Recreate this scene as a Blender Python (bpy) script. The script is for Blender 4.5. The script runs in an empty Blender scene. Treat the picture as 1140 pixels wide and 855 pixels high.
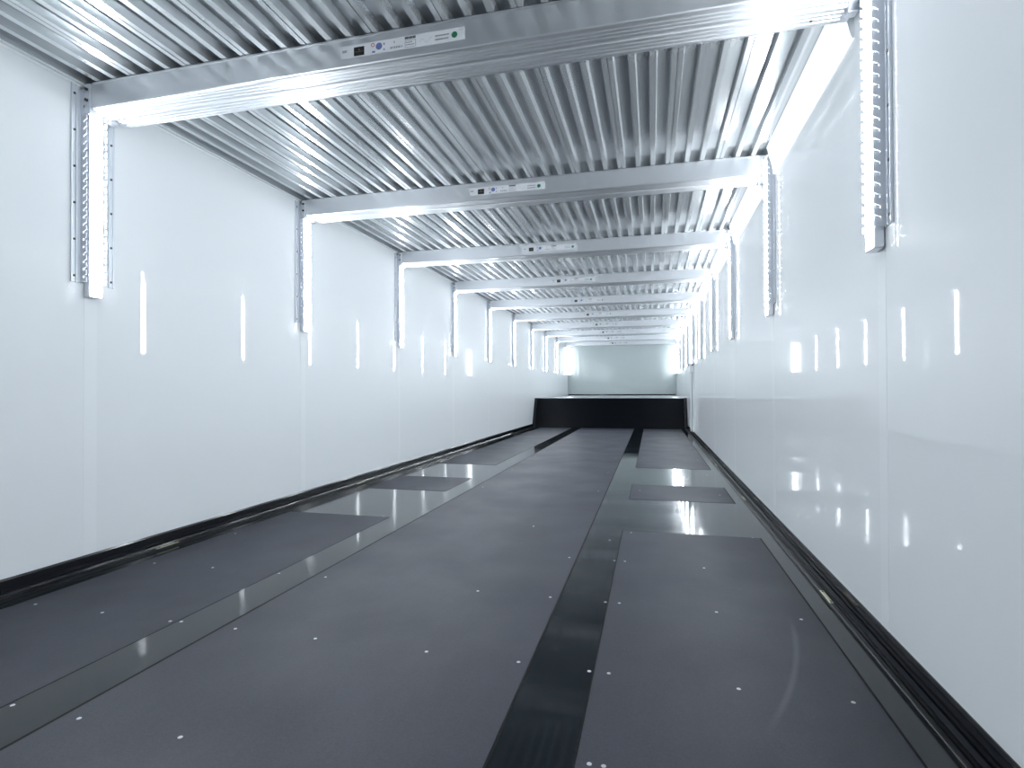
import bpy, bmesh, math, random
from mathutils import Vector, Matrix
random.seed(7)
C = bpy.context.scene.collection
sc = bpy.context.scene

# ------------------------------------------------------------------ dimensions (metres; camera at the origin, Y runs down the trailer)
XL, XR = -1.96, 0.545          # inner faces of the side walls
ZF, ZC = -0.64, 1.09           # floor panels' top, underside of the roof ribs
MAT = 0.0012                   # how far the floor panels stand above the glossy floor
ZG = ZF - MAT
Y0, YB = -2.2, 13.3            # rear and front end of the load space
YB1, STEP = 1.541, 1.2596      # front face of the first cross beam, beam spacing
NB = 10
BZ0, BZ1, BD = 0.997, 1.0885, 0.153
YS0, YS1, ZP = 9.17, 9.40, -0.157   # foot and top of the sloping step, platform height

# ------------------------------------------------------------------ materials
def mat(name, col, rough=.5, metal=0., coat=0., coat_r=.03, spec=.5, emit=0., ecol=None, aniso=0.):
    m = bpy.data.materials.new(name); m.use_nodes = True
    b = m.node_tree.nodes['Principled BSDF']
    b.inputs['Base Color'].default_value = (*col, 1)
    b.inputs['Roughness'].default_value = rough
    b.inputs['Metallic'].default_value = metal
    b.inputs['Coat Weight'].default_value = coat
    b.inputs['Coat Roughness'].default_value = coat_r
    b.inputs['Specular IOR Level'].default_value = spec
    b.inputs['Anisotropic'].default_value = aniso
    if emit:
        b.inputs['Emission Color'].default_value = (*(ecol or col), 1)
        b.inputs['Emission Strength'].default_value = emit
    return m
def N(m, t, **k):
    n = m.node_tree.nodes.new(t)
    for a, v in k.items(): setattr(n, a, v)
    return n
def L(m, a, b): m.node_tree.links.new(a, b)
def noise(m, scale=(1, 1, 1), s=5, detail=2, rough=.5):
    tc = N(m, 'ShaderNodeTexCoord'); mp = N(m, 'ShaderNodeMapping'); nz = N(m, 'ShaderNodeTexNoise')
    mp.inputs['Scale'].default_value = scale
    nz.inputs['Scale'].default_value = s; nz.inputs['Detail'].default_value = detail; nz.inputs['Roughness'].default_value = rough
    L(m, tc.outputs['Object'], mp.inputs['Vector']); L(m, mp.outputs['Vector'], nz.inputs['Vector'])
    return nz.outputs['Fac']
def bump(m, fac, strength, dist, coat=False, prev=None):
    b = N(m, 'ShaderNodeBump'); b.inputs['Strength'].default_value = strength; b.inputs['Distance'].default_value = dist
    L(m, fac, b.inputs['Height'])
    if prev is not None: L(m, prev, b.inputs['Normal'])
    P = m.node_tree.nodes['Principled BSDF']
    L(m, b.outputs['Normal'], P.inputs['Normal'])
    if coat: L(m, b.outputs['Normal'], P.inputs['Coat Normal'])
    return b.outputs['Normal']
def ramp(m, fac, lo, hi, to, p0=.3, p1=.7):
    r = N(m, 'ShaderNodeMapRange')
    r.inputs['From Min'].default_value = p0; r.inputs['From Max'].default_value = p1
    r.inputs['To Min'].default_value = lo; r.inputs['To Max'].default_value = hi
    L(m, fac, r.inputs['Value']); L(m, r.outputs['Result'], to)
def colmix(m, fac, a, b, p0=.3, p1=.7):
    cr = N(m, 'ShaderNodeValToRGB')
    cr.color_ramp.elements[0].position = p0; cr.color_ramp.elements[0].color = (*a, 1)
    cr.color_ramp.elements[1].position = p1; cr.color_ramp.elements[1].color = (*b, 1)
    L(m, fac, cr.inputs['Fac']); L(m, cr.outputs['Color'], m.node_tree.nodes['Principled BSDF'].inputs['Base Color'])
PB = lambda m: m.node_tree.nodes['Principled BSDF']

M = {}
m = M['gelcoat'] = mat('gelcoat', (.855, .885, .905), .45, coat=.65, coat_r=.018, spec=.2)
bump(m, noise(m, (1, 1, .6), 1.6, 1), .12, .003, coat=True)
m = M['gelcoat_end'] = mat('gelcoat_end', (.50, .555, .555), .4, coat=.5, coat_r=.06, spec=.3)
m = M['pale_coat'] = mat('pale_gelcoat', (.885, .915, .935), .45, coat=.65, coat_r=.03, spec=.2)
m = M['white'] = mat('white_paint', (.85, .88, .9), .4)
m = M['gloss_floor'] = mat('gloss_floor', (.006, .010, .013), .07, spec=.40)
ramp(m, noise(m, (1.5, 1, 1), 3, 3), .05, .11, PB(m).inputs['Roughness'])
bump(m, noise(m, (1, 1, 1), 3, 1), .07, .004)
def board_material(name, arc=None):
    """film-faced board: dark violet grey, fine grain, cloudy wear; arc = (cx, cy, radius, y0, y1) of a worn curved scuff"""
    m = mat(name, (.04, .042, .055), .55, spec=.45)
    mx = N(m, 'ShaderNodeMix', data_type='RGBA', blend_type='MULTIPLY'); mx.inputs['Factor'].default_value = 1
    def two(fac, a, b, p0, p1):
        cr = N(m, 'ShaderNodeValToRGB')
        cr.color_ramp.elements[0].position = p0; cr.color_ramp.elements[0].color = (*a, 1)
        cr.color_ramp.elements[1].position = p1; cr.color_ramp.elements[1].color = (*b, 1)
        L(m, fac, cr.inputs['Fac']); return cr.outputs['Color']
    L(m, two(noise(m, (1, .3, 1), 3, 5, .6), (.0185, .021, .031), (.031, .034, .049), .3, .72), mx.inputs[6])
    L(m, two(noise(m, (1, 1, 1), 260, 3, .7), (.72, .72, .74), (1.25, 1.25, 1.28), .3, .7), mx.inputs[7])
    out = mx.outputs[2]
    if arc:
        tc = N(m, 'ShaderNodeTexCoord'); sx = N(m, 'ShaderNodeSeparateXYZ'); L(m, tc.outputs['Object'], sx.inputs[0])
        def M2(op, a, b=None):
            n = N(m, 'ShaderNodeMath', operation=op)
            for i, v in enumerate((a, b)):
                if v is None: continue
                if isinstance(v, (int, float)): n.inputs[i].default_value = v
                else: L(m, v, n.inputs[i])
            return n.outputs[0]
        dx = M2('SUBTRACT', sx.outputs[0], arc[0]); dy = M2('SUBTRACT', sx.outputs[1], arc[1])
        d = M2('SQRT', M2('ADD', M2('MULTIPLY', dx, dx), M2('MULTIPLY', dy, dy)))
        band = N(m, 'ShaderNodeMapRange', interpolation_type='SMOOTHSTEP')
        for k, v in (('From Min', 0), ('From Max', .011), ('To Min', 1), ('To Max', 0)): band.inputs[k].default_value = v
        L(m, M2('ABSOLUTE', M2('SUBTRACT', d, arc[2])), band.inputs['Value'])
        yc, yh = (arc[3]+arc[4])/2, (arc[4]-arc[3])/2
        ends = N(m, 'ShaderNodeMapRange', interpolation_type='SMOOTHSTEP')
        for k, v in (('From Min', yh*.5), ('From Max', yh*1.1), ('To Min', 1), ('To Max', 0)): ends.inputs[k].default_value = v
        L(m, M2('ABSOLUTE', M2('SUBTRACT', sx.outputs[1], yc)), ends.inputs['Value'])
        right = M2('GREATER_THAN', sx.outputs[0], arc[0])
        f = M2('MULTIPLY', M2('MULTIPLY', band.outputs[0], ends.outputs[0]), M2('MULTIPLY', right, .35))
        m2 = N(m, 'ShaderNodeMix', data_type='RGBA'); m2.inputs[7].default_value = (.13, .135, .16, 1)
        L(m, f, m2.inputs['Factor']); L(m, out, m2.inputs[6]); out = m2.outputs[2]
    L(m, out, PB(m).inputs['Base Color'])
    ramp(m, noise(m, (1, 1, 1), 3, 4), .50, .60, PB(m).inputs['Roughness'])
    bump(m, noise(m, (1, 1, 1), 420, 2), .35, .0005)
    return m
m = M['phenolic'] = board_material('phenolic_board')
m = M['board_edge'] = mat('board_edge', (.012, .012, .014), .5)
m = M['black_gloss'] = mat('black_gloss', (.004, .005, .008), .12, spec=.4)
m = M['black_step'] = mat('black_step', (.002, .003, .005), .3, spec=.09)
ramp(m, noise(m, (.6, 1, 1), 2, 1), .30, .36, PB(m).inputs['Roughness'])
m = M['platform_top'] = mat('platform_top', (.30, .32, .34), .18)  # grey stands in for the end wall mirrored in the black top
m = M['dark_rail'] = mat('dark_rail', (.006, .007, .009), .28, spec=.32)
m = M['brass'] = mat('pale_brass', (.62, .60, .42), .38, metal=.35)
m = M['screw'] = mat('screw_metal', (.52, .52, .54), .45, metal=.3)
m = M['dark_bolt'] = mat('dark_bolt', (.05, .055, .06), .4, metal=.6)
m = M['rubber'] = mat('black_rubber', (.006, .006, .008), .6, spec=.1)
# rolled roof planks: long streaks along Y
m = M['roof_alu'] = mat('roof_aluminium', (.60, .62, .63), .2, metal=.72)
f1 = noise(m, (12, .12, 12), 3, 2, .5)
ramp(m, f1, .17, .25, PB(m).inputs['Roughness'])
colmix(m, noise(m, (9, .5, 9), 3, 4), (.60, .625, .64), (.72, .745, .76))
m = M['beam_alu'] = mat('beam_aluminium', (.80, .82, .85), .28, metal=.9)
f1 = noise(m, (.5, 4, 5), 3, 2, .5)
ramp(m, f1, .30, .36, PB(m).inputs['Roughness'])
m = M['track_alu'] = mat('track_aluminium', (.80, .82, .86), .3, metal=.85)
m = M['plate_alu'] = mat('plate_aluminium', (.72, .75, .80), .4, metal=.35)
m = M['seam'] = mat('seam_line', (.42, .43, .44), .4, metal=1.)
LED = (.89, .95, 1.0)
m = M['led'] = mat('led_diffuser', (.9, .9, .9), .5, emit=44, ecol=LED)
m = M['corner_glow'] = mat('corner_duct_glow', (.88, .9, .92), .35, emit=.4, ecol=LED)  # weak emission added to the white duct so it reads pure white
# the beams' printed strip
m = M['label_white'] = mat('label_white', (.72, .74, .77), .35)
m = M['ink_black'] = mat('ink_black', (.012, .013, .016), .4)
m = M['ink_grey'] = mat('ink_grey', (.22, .23, .26), .5)
m = M['ink_pale'] = mat('ink_pale', (.50, .51, .55), .5)
m = M['ink_blue'] = mat('ink_blue', (.12, .17, .40), .5)
m = M['ink_red'] = mat('ink_red', (.50, .22, .24), .5)
m = M['ink_green'] = mat('ink_green', (.01, .16, .07), .5)
m = M['ink_gold'] = mat('ink_gold', (.35, .33, .15), .5)

# ------------------------------------------------------------------ mesh helpers
def box(bm, x0, x1, y0, y1, z0, z1, bev=0.):
    g = bmesh.ops.create_cube(bm, size=1)
    vs = g['verts']
    for v in vs:
        v.co = Vector(((x0+x1)/2 + v.co.x*(x1-x0), (y0+y1)/2 + v.co.y*(y1-y0), (z0+z1)/2 + v.co.z*(z1-z0)))
    if bev:
        es = list({e for v in vs for e in v.link_edges})
        bmesh.ops.bevel(bm, geom=es, offset=bev, segments=1, affect='EDGES', profile=.5)
    return vs
def prism(bm, pts, axis, a, b):
    """closed outline pts extruded along axis from a to b (pts are the other two coords in xyz order)"""
    def P(p, t):
        if axis == 'x': return (t, p[0], p[1])
        if axis == 'y': return (p[0], t, p[1])
        return (p[0], p[1], t)
    A = [bm.verts.new(P(p, a)) for p in pts]; B = [bm.verts.new(P(p, b)) for p in pts]
    n = len(pts)
    fs = [bm.faces.new((A[i], A[(i+1) % n], B[(i+1) % n], B[i])) for i in range(n)]
    fs.append(bm.faces.new(A[::-1])); fs.append(bm.faces.new(B))
    return fs
def cyl(bm, c, r, h, axis='z', seg=16, r2=None):
    g = bmesh.ops.create_cone(bm, cap_ends=True, segments=seg, radius1=r, radius2=r if r2 is None else r2, depth=h)
    R = {'z': Matrix.Identity(3), 'x': Matrix.Rotation(math.pi/2, 3, 'Y'), 'y': Matrix.Rotation(math.pi/2, 3, 'X')}[axis]
    for v in g['verts']: v.co = R @ v.co + Vector(c)
def obj(name, bm, m, parent=None, **props):
    bmesh.ops.recalc_face_normals(bm, faces=bm.faces)
    me = bpy.data.meshes.new(name); bm.to_mesh(me); bm.free()
    me.materials.append(M[m] if isinstance(m, str) else m)
    o = bpy.data.objects.new(name, me); C.objects.link(o)
    if parent: o.parent = parent
    for k, v in props.items(): o[k] = v
    return o
def one(fn, *a, **k):
    bm = bmesh.new(); fn(bm, *a, **k); return bm
def thing(name, label, cat, loc=(0, 0, 0), group=None):
    o = bpy.data.objects.new(name, None); o.empty_display_size = .1; C.objects.link(o)
    o.location = loc; o['label'] = label; o['category'] = cat
    if group: o['group'] = group
    return o
def tag(o, label, cat, group=None):
    o['label'] = label; o['category'] = cat
    if group: o['group'] = group
    return o
def struct(name, bm, m, parent=None, **p):
    o = obj(name, bm, m, parent, **p)
    if not parent: o['kind'] = 'structure'
    return o
def copy_tree(o, parent=None):
    c = o.copy(); C.objects.link(c)
    if parent: c.parent = parent
    for ch in list(o.children): copy_tree(ch, c)
    return c

# ------------------------------------------------------------------ room shell
T = .04
struct('wall_left', one(box, XL-T, XL, Y0, YB, ZG-.05, 1.16), 'gelcoat')
struct('wall_right', one(box, XR, XR+T, Y0, YB, ZG-.05, 1.16), 'gelcoat')
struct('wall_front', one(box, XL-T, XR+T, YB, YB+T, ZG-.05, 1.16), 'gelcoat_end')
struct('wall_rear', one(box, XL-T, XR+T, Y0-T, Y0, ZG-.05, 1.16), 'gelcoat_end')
FLOOR = struct('floor', one(box, XL, XR, Y0, YB, ZG-.05, ZG), 'gloss_floor')

# roof: extruded planks running lengthwise, three grooves and four ribs each
bm = bmesh.new()
npl = 11; pw = (XR-XL)/npl
zr, zg, sl = ZC, ZC+.026, .0045
pts = []
for k in range(npl):
    x = XL + k*pw
    ribs = [(0, .018), (.070, .090), (.139, .159), (pw-.018, pw)]
    for i, (r0, r1) in enumerate(ribs):
        pts += [(x+r0, zr), (x+r1, zr)]
        if i < 3: pts += [(x+r1+sl, zg), (x+ribs[i+1][0]-sl, zg)]
    if k < npl-1:       # the narrow joint between two planks
        pts[-1] = (x+pw-.002, zr); pts += [(x+pw-.0015, zr+.005), (x+pw+.0015, zr+.005)]
        nxt = True
pts2 = []
for i, p in enumerate(pts):
    if pts2 and abs(p[0]-pts2[-1][0]) < 1e-6 and abs(p[1]-pts2[-1][1]) < 1e-6: continue
    pts2.append(p)
# next plank starts at x; shift that first rib point past the joint
fixed = []
for i, p in enumerate(pts2):
    if i and pts2[i-1][1] == zr+.005 and p[1] == zr: p = (p[0]+.002, zr)
    fixed.append(p)
outline = fixed + [(XR, zr+.055), (XL, zr+.055)]
A = [bm.verts.new((p[0], Y0, p[1])) for p in outline]; B = [bm.verts.new((p[0], YB, p[1])) for p in outline]
n = len(outline)
for i in range(n): bm.faces.new((A[i], A[(i+1) % n], B[(i+1) % n], B[i]))
struct('ceiling', bm, 'roof_alu')

# wall top angle on the left, and black glossy kick rails along both walls
trim_n = [0]
def trim(bm, m, **p):
    trim_n[0] += 1
    return struct('trim_%d' % trim_n[0], bm, m, **p)
trim(one(prism, [(XL, ZC), (XL+.012, ZC), (XL+.012, ZC-.003), (XL+.002, ZC-.005), (XL+.002, ZC-.014), (XL, ZC-.014)], 'y', Y0, YB), 'pale_coat')

def skirt(side):
    w = XL if side < 0 else XR
    s = -side                       # direction into the room
    P = [(0, ZG), (.016, ZG), (.014, ZG+.006), (.006, ZG+.012), (.0055, ZG+.052), (.003, ZG+.058), (0, ZG+.058)]
    pr = [(w+s*a, z) for a, z in P]
    return one(prism, pr, 'y', Y0, YS0)
struct('baseboard_left', skirt(-1), 'black_gloss')
struct('baseboard_right', skirt(1), 'black_gloss')

# lashing rails between the glossy margin and the kick rails
CLIPS = [1.87, 3.43, 4.86, 6.35, 7.86]
for side, w in ((-1, XL), (1, XR)):
    s = -side; x = w + s*.0165
    nm = 'left' if side < 0 else 'right'
    t = thing('floor_rail', 'slim dark metal rail with two ridges at the foot of the %s white wall' % nm, 'floor rail', (x, 0, ZG), 'slim dark rails along the walls')
    P = [(0, 0), (0, .0065), (.001, .0075), (.0085, .0075), (.009, .003), (.0125, .003), (.013, .0085), (.0245, .0085), (.026, .007), (.026, 0)]
    obj('rail_profile', one(prism, [(s*a, z+.0002) for a, z in P], 'y', Y0+.01, YS0-.01), 'dark_rail', t)
    for i, yc in enumerate(CLIPS):
        bm = bmesh.new()
        box(bm, min(s*.0155, s*.027), max(s*.0155, s*.027), yc-.052, yc+.052, .0087, .0118, .0012)
        c = obj('rail_clip', bm, 'brass', t, label='pale brass clip on the dark rail')
        for d in (-.04, .04):
            obj('clip_screw', one(cyl, (s*.0212, yc+d, .0121), .003, .0014, seg=10), 'dark_bolt', c)

# ------------------------------------------------------------------ floor panels
SCREWS = [(39.5,672.8),(114,682),(189.5,691.6),(201.8,691.6),(172,627),(236.8,632),(262,594),(262,700),(200.6,820.8),(88,799.8),(14,784.5),
          (351,711),(362.4,642.5),(310.7,638),(474.8,725.5),(577.3,737),(532,658),(612.6,664.9),(633.8,620.8),(594,586),(656,746.7),(677.8,749.6),
          (689.5,671.5),(674,669.9),(695.7,625),(684,623.8),(672,853),(656,850.5),(678.7,601),(702.7,593),(783.8,632.4),(797.7,681.5),
          (822.4,767),(892,689.6),(950,782),(985.7,797),(427,574.5),(838,598.5)]
FPX = 620.56; YAW, PIT, ROL = (math.radians(a) for a in (14.1017, .5377, .2509))
def on_floor(x, y):
    u = (x-570)/FPX; v = -(y-427.5)/FPX
    u, v = u*math.cos(ROL)+v*math.sin(ROL), -u*math.sin(ROL)+v*math.cos(ROL)
    yc = v*math.cos(PIT)+math.sin(PIT); zc = math.cos(PIT)-v*math.sin(PIT)
    X = u*math.cos(YAW)-zc*math.sin(YAW); Y = u*math.sin(YAW)+zc*math.cos(YAW)
    k = ZF/yc
    return X*k, Y*k
SP = [on_floor(*q) for q in SCREWS]
for yy in (3.5, 4.3, 5.2, 6.2, 7.3, 8.4):           # the rows go on down the deck
    SP += [(-1.08, yy), (-.33, yy+.02), (-.08, yy+.1), (.39, yy+.05)]
used = set()
XML, XMA, XMB, XMC, XMD, XMR = -1.858, -1.285, -1.130, -.2826, -.1310, .4415
PANELS = [
    (XML, XMA, Y0+.02, 2.575, 'long dark grey floor panel along the left wall, nearest the camera'),
    (XML+.05, XMA+.02, 3.31, 3.838, 'short square dark grey floor panel by the left wall, between two glossy gaps'),
    (XML+.05, XMA, 4.545, YS0-.02, 'long dark grey floor panel by the left wall, running up to the black step'),
    (XMB, XMC, Y0+.02, YS0-.02, 'wide dark grey centre floor panel running the whole length between two glossy strips'),
    (XMD, XMR, Y0+.02, 2.57, 'long dark grey floor panel by the right wall with a faint curved scuff, nearest the camera'),
    (XMD, XMR, 3.313, 3.822, 'short square dark grey floor panel by the right wall, between two glossy gaps'),
    (XMD, XMR, 4.64, YS0-.02, 'dark grey floor panel by the right wall, running up to the black step'),
]
def scr(x, y, z, parent, base=(0, 0, 0)):
    a = random.uniform(0, 3)
    bm = bmesh.new()
    cyl(bm, (x, y, z), .0046, .0007, seg=12, r2=.004)
    return obj('screw', bm, 'screw', parent)
# circle through three points of the curved scuff
(ax, ay), (bx, by), (cx_, cy_) = (on_floor(*q) for q in ((880, 690), (886, 738), (858, 810)))
dd = 2*(ax*(by-cy_)+bx*(cy_-ay)+cx_*(ay-by))
ux = ((ax*ax+ay*ay)*(by-cy_)+(bx*bx+by*by)*(cy_-ay)+(cx_*cx_+cy_*cy_)*(ay-by))/dd
uy = ((ax*ax+ay*ay)*(cx_-bx)+(bx*bx+by*by)*(ax-cx_)+(cx_*cx_+cy_*cy_)*(bx-ax))/dd
rad = math.hypot(ax-ux, ay-uy)
print('scuff', ux, uy, rad)
for x0, x1, y0, y1, lab in PANELS:
    loc = Vector(((x0+x1)/2, y0, ZG))
    bm = bmesh.new(); box(bm, x0-loc.x, x1-loc.x, 0, y1-y0, .0001, MAT, .0005)
    o = thing('floor_panel', lab, 'floor panel', loc, 'dark grey floor panels')
    if 'scuff' in lab: M['scuffed'] = board_material('scuffed_board', (ux-loc.x, uy-loc.y, rad, cy_-.02-loc.y, ay+.02-loc.y))
    obj('board', bm, 'scuffed' if 'scuff' in lab else 'phenolic', o)
    if x0 != XML and x0 < XMB and x0 != XML+.05 or x0 > XMA:
        for xa, xb in ((x0-.0072 if x0 == XMB else x0-.0035, x0-.0002), (x1+.0002, x1+.0052)):
            bm = bmesh.new(); box(bm, xa-loc.x, xb-loc.x, 0, y1-y0, .0001, .0010)
            obj('edge_seal', bm, 'rubber', o, label='thin black seal along the board edge')
    for i, (sx, sy) in enumerate(SP):
        if i not in used and x0+.006 < sx < x1-.006 and y0 < sy < y1:
            used.add(i); scr(sx-loc.x, sy-loc.y, MAT+.0004, o)
for i, (sx, sy) in enumerate(SP):
    if i not in used and XL+.1 < sx < XR-.1: scr(sx, sy, ZG+.0004, FLOOR)
# ------------------------------------------------------------------ raised black platform at the front
bm = bmesh.new()
prism(bm, [(YS0, ZG), (YS1, ZP-.012), (YS1+.008, ZP-.003), (YS1+.03, ZP), (YB-.002, ZP), (YB-.002, ZG)], 'x', XL+.001, XR-.001)
pl = thing('raised_platform', 'black raised platform with a sloping front face, filling the far end', 'platform', (0, 0, 0))
obj('platform_body', bm, 'black_step', pl)
bm = bmesh.new(); box(bm, XL+.02, XR-.02, YS1+.03, YB-.05, ZP+.0003, ZP+.004)
obj('platform_sheen', bm, 'platform_top', pl, label='platform top, its pale grey painted in for the reflected end wall')
bm = bmesh.new(); box(bm, XL+.02, XR-.02, YB-.03, YB-.002, ZP+.0003, ZP+.03)
obj('rear_upstand', bm, 'black_gloss', pl)
for xa, xb in ((XL+.002, XL+.05), (XR-.05, XR-.002)):
    bm = bmesh.new()
    d = .012
    prism(bm, [(YS0-d, ZG), (YS1-d, ZP-.012), (YS1-d+.004, ZP+.004), (YS1+.02, ZP+.004), (YS1+.02, ZP-.01), (YS0, ZG)], 'x', xa, xb)
    obj('corner_plate', bm, 'black_gloss', pl)

# ------------------------------------------------------------------ cross beams
BL0, BL1 = XL+.045, XR-.045
def make_beam():
    t = thing('cross_beam', '', 'beam', (0, YB1, BZ0), 'aluminium cross beams under the roof')
    H = BZ1-BZ0
    # ribbed underside: fine grooves either side of one taller centre ridge
    pts = [(0, H), (0, .006), (.002, .002)]
    y = .006
    def grooves(y, y1, k):
        out = []; p = (y1-y)/k
        for i in range(k):
            a = y+i*p
            out += [(a, 0), (a+p*.55, 0), (a+p*.66, .0035), (a+p*.90, .0035)]
        return out
    pts += grooves(.006, .072, 4)
    pts += [(.073, 0), (.0745, -.004), (.079, -.004), (.081, 0)]
    pts += grooves(.083, BD-.004, 4)
    pts += [(BD-.002, .002), (BD, .006), (BD, H)]
    obj('beam_body', one(prism, pts, 'x', BL0, BL1), 'beam_alu', t)
    # thin top flange that closes against the roof
    obj('top_flange', one(box, BL0+.01, BL1-.01, -.004, -.0003, H-.006, H, .0008), 'beam_alu', t)
    for s in (-1, 1):
        e = BL0 if s < 0 else BL1
        bm = bmesh.new()
        a, b = (e-.026, e-.0005) if s < 0 else (e+.0005, e+.026)
        box(bm, a, b, -.006, BD+.004, .004, H-.002, .003)
        # two lugs that hook into the toothed tracks
        for yy in (-.006, .075):
            box(bm, min(a, b)-.002 if s < 0 else a+.002, b-.002 if s < 0 else b+.002, yy, yy+.03, -.016, .006, .002)
        br = obj('end_bracket', bm, 'track_alu', t)
        for zz, yy in ((.030, -.009), (.068, -.009)):
            bm = bmesh.new(); cyl(bm, ((a+b)/2, yy, zz), .0055, .007, 'y', 6); obj('bolt', bm, 'dark_bolt', br)
        for xx, yy in ((.055, .025), (.075, .118)):
            x = e - s*xx
            obj('screw', one(cyl, (x, yy, -.0006), .0035, .002, seg=10), 'dark_bolt', t)
    # printed strip
    def PX(x): return -.929 + (x-380)*.00294
    zc = .0475
    lab = obj('label_strip', one(box, PX(380), PX(517.5), -.0008, -.0001, zc-.019, zc+.019), 'label_white', t, label='white printed strip with small marks')
    def mark(name, x0, x1, z0, z1, m):
        return obj(name, one(box, PX(x0), PX(x1), -.0012, -.0007, zc+z0, zc+z1), m, lab)
    def disc(name, x, z, r, m, y=-.0012):
        return obj(name, one(cyl, (PX(x), y, zc+z), r, .0006, 'y', 24), m, lab)
    def ring(name, x, z, r, m):
        bm = bmesh.new(); k = 24
        A = []
        for i in range(k):
            a = 2*math.pi*i/k
            A.append([bm.verts.new((PX(x)+q*math.cos(a), yy, zc+z+q*math.sin(a))) for q, yy in ((r, -.0015), (r*.62, -.0015), (r*.62, -.0008), (r, -.0008))])
        for i in range(k):
            for j in range(4): bm.faces.new((A[i][j], A[i][(j+1) % 4], A[(i+1) % k][(j+1) % 4], A[(i+1) % k][j]))
        return obj(name, bm, m, lab)
    def rows(name, x0, x1, zs, h, m, gap=.4):
        bm = bmesh.new(); rnd = random.Random(name+str(x0))
        for z in zs:
            x = x0
            while x < x1-.4:
                w = rnd.uniform(.6, 1.6); e = min(x+w, x1)
                box(bm, PX(x), PX(e), -.0012, -.0007, zc+z, zc+z+h); x = e+gap*.8
        return obj(name, bm, m, lab)
    rows('printed_lines', 381.5, 387, (.003, -.001), .0028, 'ink_grey', .3)
    mark('black_badge', 395, 407, -.016, .011, 'ink_black')
    obj('badge_emblem', one(cyl, (PX(401.2), -.0014, zc+.0015), .0028, .0006, 'y', 3), 'ink_gold', lab)
    mark('badge_rule', 396.5, 405.5, -.0045, -.0033, 'ink_gold')
    ring('red_ring', 417, .009, .0062, 'ink_red')
    disc('blue_roundel', 423.8, .0025, .0105, 'ink_blue')
    mark('roundel_bar', 421.6, 426, .0015, .0035, 'label_white')
    mark('blue_mark', 416, 419.5, -.015, -.010, 'ink_blue')
    mark('blue_tick', 429, 430.3, .004, .010, 'ink_blue'); 
    mark('blue_tick', 429, 430.3, -.012, -.007, 'ink_blue')
    rows('printed_lines', 437, 450, (-.012,), .006, 'ink_grey', 1.2)
    mark('grey_tick', 440.6, 441.6, .004, .010, 'ink_grey')
    rows('printed_heading', 453, 465, (.009,), .0075, 'ink_black', .45)
    bm = bmesh.new()
    for x0, x1, z0, z1 in ((453, 465, .0045, .0055), (453, 465, -.0155, -.0145), (453, 453.4, -.015, .005), (464.6, 465, -.015, .005), (454, 461, -.002, 0), (454, 463.5, -.009, -.007)):
        box(bm, PX(x0), PX(x1), -.0012, -.0007, zc+z0, zc+z1)
    obj('printed_frame', bm, 'ink_grey', lab)
    bm = bmesh.new()
    for i in range(10):
        x = 469+i*1.35; z = -.004+.006*math.sin(i*.9)
        box(bm, PX(x), PX(x+1.1), -.0012, -.0007, zc+z, zc+z+.0016)
    obj('pale_drawing', bm, 'ink_pale', lab)
    rows('printed_lines', 486, 501, (.002, -.009), .004, 'ink_grey', .35)
    disc('green_roundel', 506.6, -.001, .0092, 'ink_green')
    rows('printed_lines', 511.5, 516, (.011,), .003, 'ink_pale', .3)
    return t
ORD = ['first', 'second', 'third', 'fourth', 'fifth', 'sixth', 'seventh', 'eighth', 'ninth', 'tenth']
proto = make_beam()
for k in list(range(NB)) + [-1]:
    o = proto if k == 0 else copy_tree(proto)
    o.location.y = YB1 + k*STEP
    if k == 0: o['label'] = 'wide grooved aluminium cross beam nearest the camera, large printed white strip on its face'
    elif k < 0: o['label'] = 'aluminium cross beam over the rear of the trailer, %s behind the camera' % ORD[-k-1]
    elif k == NB-1: o['label'] = 'grooved aluminium cross beam farthest away, right in front of the end wall'
    else: o['label'] = 'grooved aluminium cross beam with a printed strip, %s counted from the camera' % ORD[k]

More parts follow.
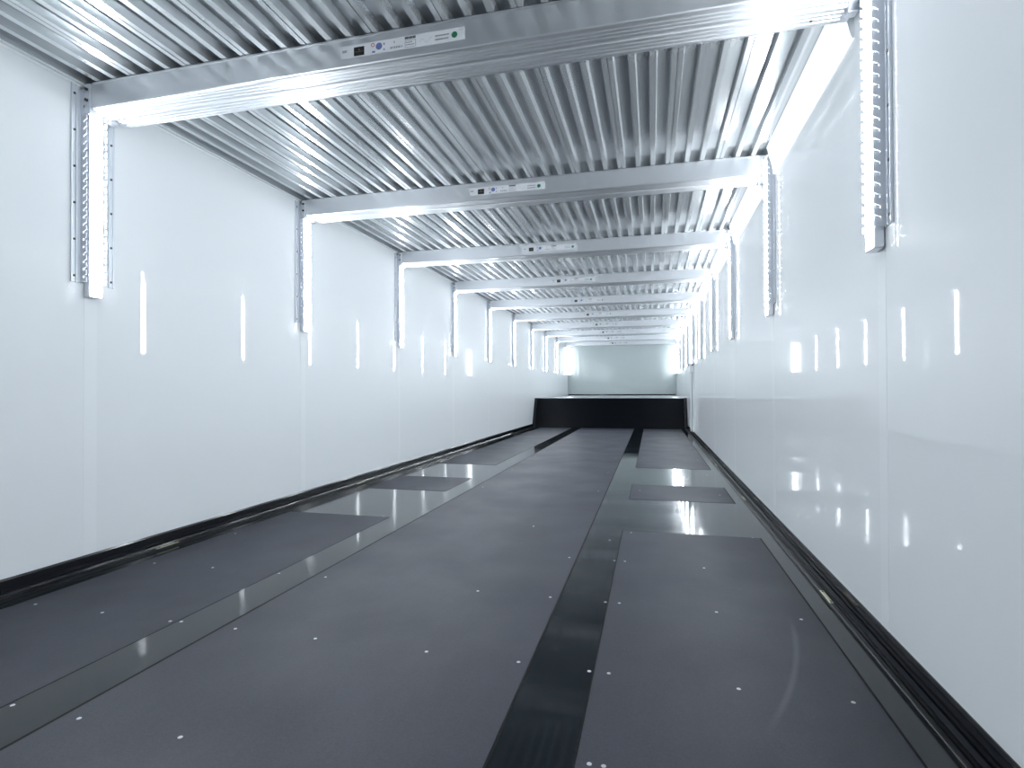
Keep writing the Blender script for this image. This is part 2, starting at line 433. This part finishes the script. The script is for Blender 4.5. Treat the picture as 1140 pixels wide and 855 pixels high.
# ------------------------------------------------------------------ wall tracks with light tubes under each beam end
LZ0, LZ1 = .383, 1.078
def make_track(s, short=None):
    """local X points into the room (s = +1 left wall, -1 right wall); origin at the wall face, centre of the track"""
    t = thing('track_light', '', 'light', (0, 0, 0))
    def B(bm, a, b, y0, y1, z0, z1, bev=0.):
        box(bm, min(s*a, s*b), max(s*a, s*b), y0, y1, z0, z1, bev)
    bm = bmesh.new(); B(bm, .0005, .0035, -.074, .086, LZ0, LZ1, .0008)
    B(bm, .0030, .0065, -.074, -.068, LZ0, LZ1); B(bm, .0030, .0065, .080, .086, LZ0, LZ1)
    B(bm, .0030, .0075, -.058, -.054, LZ0, LZ1); B(bm, .0030, .0075, .064, .068, LZ0, LZ1)
    bp = obj('back_plate', bm, 'plate_alu', t)
    for i in range(6):
        z = LZ0+.022+i*.128
        for yy in (-.0625, .0745):
            bm = bmesh.new(); cyl(bm, (s*.0045, yy, z), .0042, .003, 'x', 8); obj('screw', bm, 'dark_bolt', bp)
    # two toothed flanges
    for yy in (-.038, .038):
        pitch = .0262; z = LZ0+.003; out = [(.003, z)]
        while z + pitch < LZ1-.002:
            out += [(.0285, z), (.0292, z+.001), (.0292, z+pitch*.60), (.0180, z+pitch*.50), (.0155, z+pitch*.56), (.0155, z+pitch*.80), (.0185, z+pitch*.84), (.0285, z+pitch)]
            z += pitch
        out += [(.003, z)]
        q = []
        for p in out:
            if not q or (abs(p[0]-q[-1][0])+abs(p[1]-q[-1][1])) > 1e-6: q.append(p)
        fl = one(prism, [(s*a, zz) for a, zz in q], 'y', yy-.002, yy+.002)
        obj('toothed_flange', fl, 'plate_alu', t)
    # channel housing; the light comes out of its front face only
    P = [(.0036, -.026), (.0036, .026), (.023, .0255), (.025, .023), (.025, -.023), (.023, -.0255)]
    bm = bmesh.new(); prism(bm, [(s*a, b) for a, b in P], 'z', LZ0-.045, LZ1-.010)
    obj('tube_housing', bm, 'track_alu', t)
    P = [(.0252, -.0225), (.0252, .0225), (.027, .0215), (.0295, .012), (.030, 0), (.0295, -.012), (.027, -.0215)]
    bm = bmesh.new(); prism(bm, [(s*a, b) for a, b in P], 'z', LZ0-.042, LZ1-.012)
    obj('light_tube', bm, 'led', t, label='glowing white light tube')
    bm = bmesh.new(); B(bm, .006, .028, -.024, .024, LZ0-.049, LZ0-.0453, .001)
    obj('end_cap', bm, 'track_alu', t)
    return t
for s, nm in ((1, 'left'), (-1, 'right')):
    pr = make_track(s)
    for k in list(range(NB-1)) + [-1]:  # the last pair is unseen, added to light the near walls
        o = pr if k == 0 else copy_tree(pr)
        dy = .034 if s > 0 else -.006
        o.location = (XL if s > 0 else XR, YB1 + k*STEP + dy + (.0), 0)
        o['group'] = 'track lights on the %s wall' % nm
        if k == 0: o['label'] = 'tall bright light tube between toothed metal tracks on the %s wall, nearest the camera' % nm
        elif k < 0: o['label'] = 'added unseen light tube on the %s wall, %s behind the camera' % (nm, ORD[-k-1])
        else: o['label'] = 'bright vertical light tube on the %s wall under the %s cross beam' % (nm, ORD[k])
        # slightly paler flush band that carries on down the wall below the tube
        w = XL if s > 0 else XR
        z1 = LZ0-.05; z0 = ZG+.058 if o.location.y < YS0 else ZP+.03
        yc = o.location.y
        if s < 0 and k == 5: continue
        trim(one(box, min(w, w+s*.0004), max(w, w+s*.0004), yc-.024, yc+.024, z0, z1), 'pale_coat')

# broad lamps standing across the two far corners
m = M['corner_lamp'] = mat('corner_lamp_face', (.9, .9, .9), .5, emit=9, ecol=LED)
for s, nm, w in ((1, 'left', XL), (-1, 'right', XR)):
    t = thing('corner_sconce', 'broad glowing lamp standing in the far %s corner above the black platform' % nm, 'light', (w, YB, 0), 'lamps in the far corners')
    z0, z1 = .345, .985
    obj('lamp_housing', one(prism, [(0, 0), (0, -.095), (s*.010, -.097), (s*.085, -.010), (s*.083, 0)], 'z', z0, z1), 'track_alu', t)
    nx, ny = .757, -.653
    a = Vector((.0125, -.0950)); b = Vector((.0835, -.0126)); d = Vector((nx, ny))*.004; e = Vector((nx, ny))*.0006
    q = [a+e, a+d, b+d, b+e]
    obj('lamp_face', one(prism, [(s*p.x, p.y) for p in q], 'z', z0+.006, z1-.006), 'corner_lamp', t, label='glowing white lamp face')

# slim white duct, glow added, in the corner of roof and right wall, one length between each pair of beams
for k in range(-1, NB-1):
    ya = YB1 + k*STEP + BD + .012
    yb = YB1 + (k+1)*STEP - .084
    t = thing('corner_duct', '', 'light', (XR, ya, 0), 'white corner lengths with added glow between beams along the right wall')
    ln = yb-ya
    P = [(0, ZC-.001), (-.034, ZC-.001), (-.036, ZC-.004), (-.0335, ZC-.010), (-.008, .968), (-.004, .962), (0, .962)]
    obj('glow_face', one(prism, P, 'y', .004, ln-.004), 'corner_glow', t)
    for y in (0, ln-.004):
        obj('end_cap', one(prism, P, 'y', y, y+.0038), 'white', t)
    if k < 0: t['label'] = 'added unseen glowing length in the right roof corner on the camera side of the first beam' if k == -1 else 'added unseen glowing length in the right roof corner at the very rear, behind the camera'  # unseen length, added to brighten the near end
    else: t['label'] = 'white duct length with added glow in the right roof corner between the %s and %s cross beams' % (ORD[k], ORD[k+1])

# white post with latch under the sixth light on the right wall
yp = YB1 + 5*STEP + .02
t = thing('wall_post', 'slim white post with a black knob on the right wall, just before the black step', 'post', (XR, yp, ZG+.06))
zt = .335-(ZG+.06)
obj('post', one(box, -.022, -.001, -.05, .05, .0, zt-.02, .002), 'white', t)
obj('dark_gap', one(box, -.026, -.0225, -.022, .014, .005, zt-.06, .001), 'ink_grey', t)
obj('rod', one(cyl, (-.040, -.034, (zt-.05)/2), .008, zt-.06, seg=12), 'white', t)
hb = obj('latch_box', one(box, -.055, -.0005, -.055, .055, zt-.018, zt+.10, .004), 'white', t)
hb.location.z = -.10
obj('knob', one(cyl, (-.061, .02, zt-.02), .012, .012, 'x', 14), 'rubber', t)
obj('knob', one(cyl, (-.02, -.061, zt-.02), .010, .012, 'y', 14), 'rubber', t)
obj('foot', one(box, -.045, -.001, -.03, .05, -.0, .02, .002), 'dark_bolt', t)

# ------------------------------------------------------------------ light
w = bpy.data.worlds.new('World'); sc.world = w; w.use_nodes = True
w.node_tree.nodes['Background'].inputs[0].default_value = (.6, .75, .9, 1)
w.node_tree.nodes['Background'].inputs[1].default_value = .0

# ------------------------------------------------------------------ camera
cd = bpy.data.cameras.new('camera'); cam = bpy.data.objects.new('camera', cd); C.objects.link(cam); sc.camera = cam
cd.sensor_fit = 'HORIZONTAL'; cd.sensor_width = 36; cd.lens = 36*FPX/1140; cd.clip_start = .02
y, t_, r = YAW, PIT, ROL
Rz = Matrix.Rotation(YAW, 3, 'Z')
R = Rz @ Matrix.Rotation(math.pi/2+PIT, 3, 'X') @ Matrix.Rotation(-ROL, 3, 'Z')
cam.matrix_world = R.to_4x4()
sc.view_settings.view_transform = 'Standard'; sc.view_settings.look = 'None'
sc.view_settings.gamma = 1; sc.view_settings.use_curve_mapping = False
sc.view_settings.exposure = 1.16
sc.cycles.max_bounces = 14; sc.cycles.diffuse_bounces = 8; sc.cycles.glossy_bounces = 8
sc.cycles.sample_clamp_indirect = 6
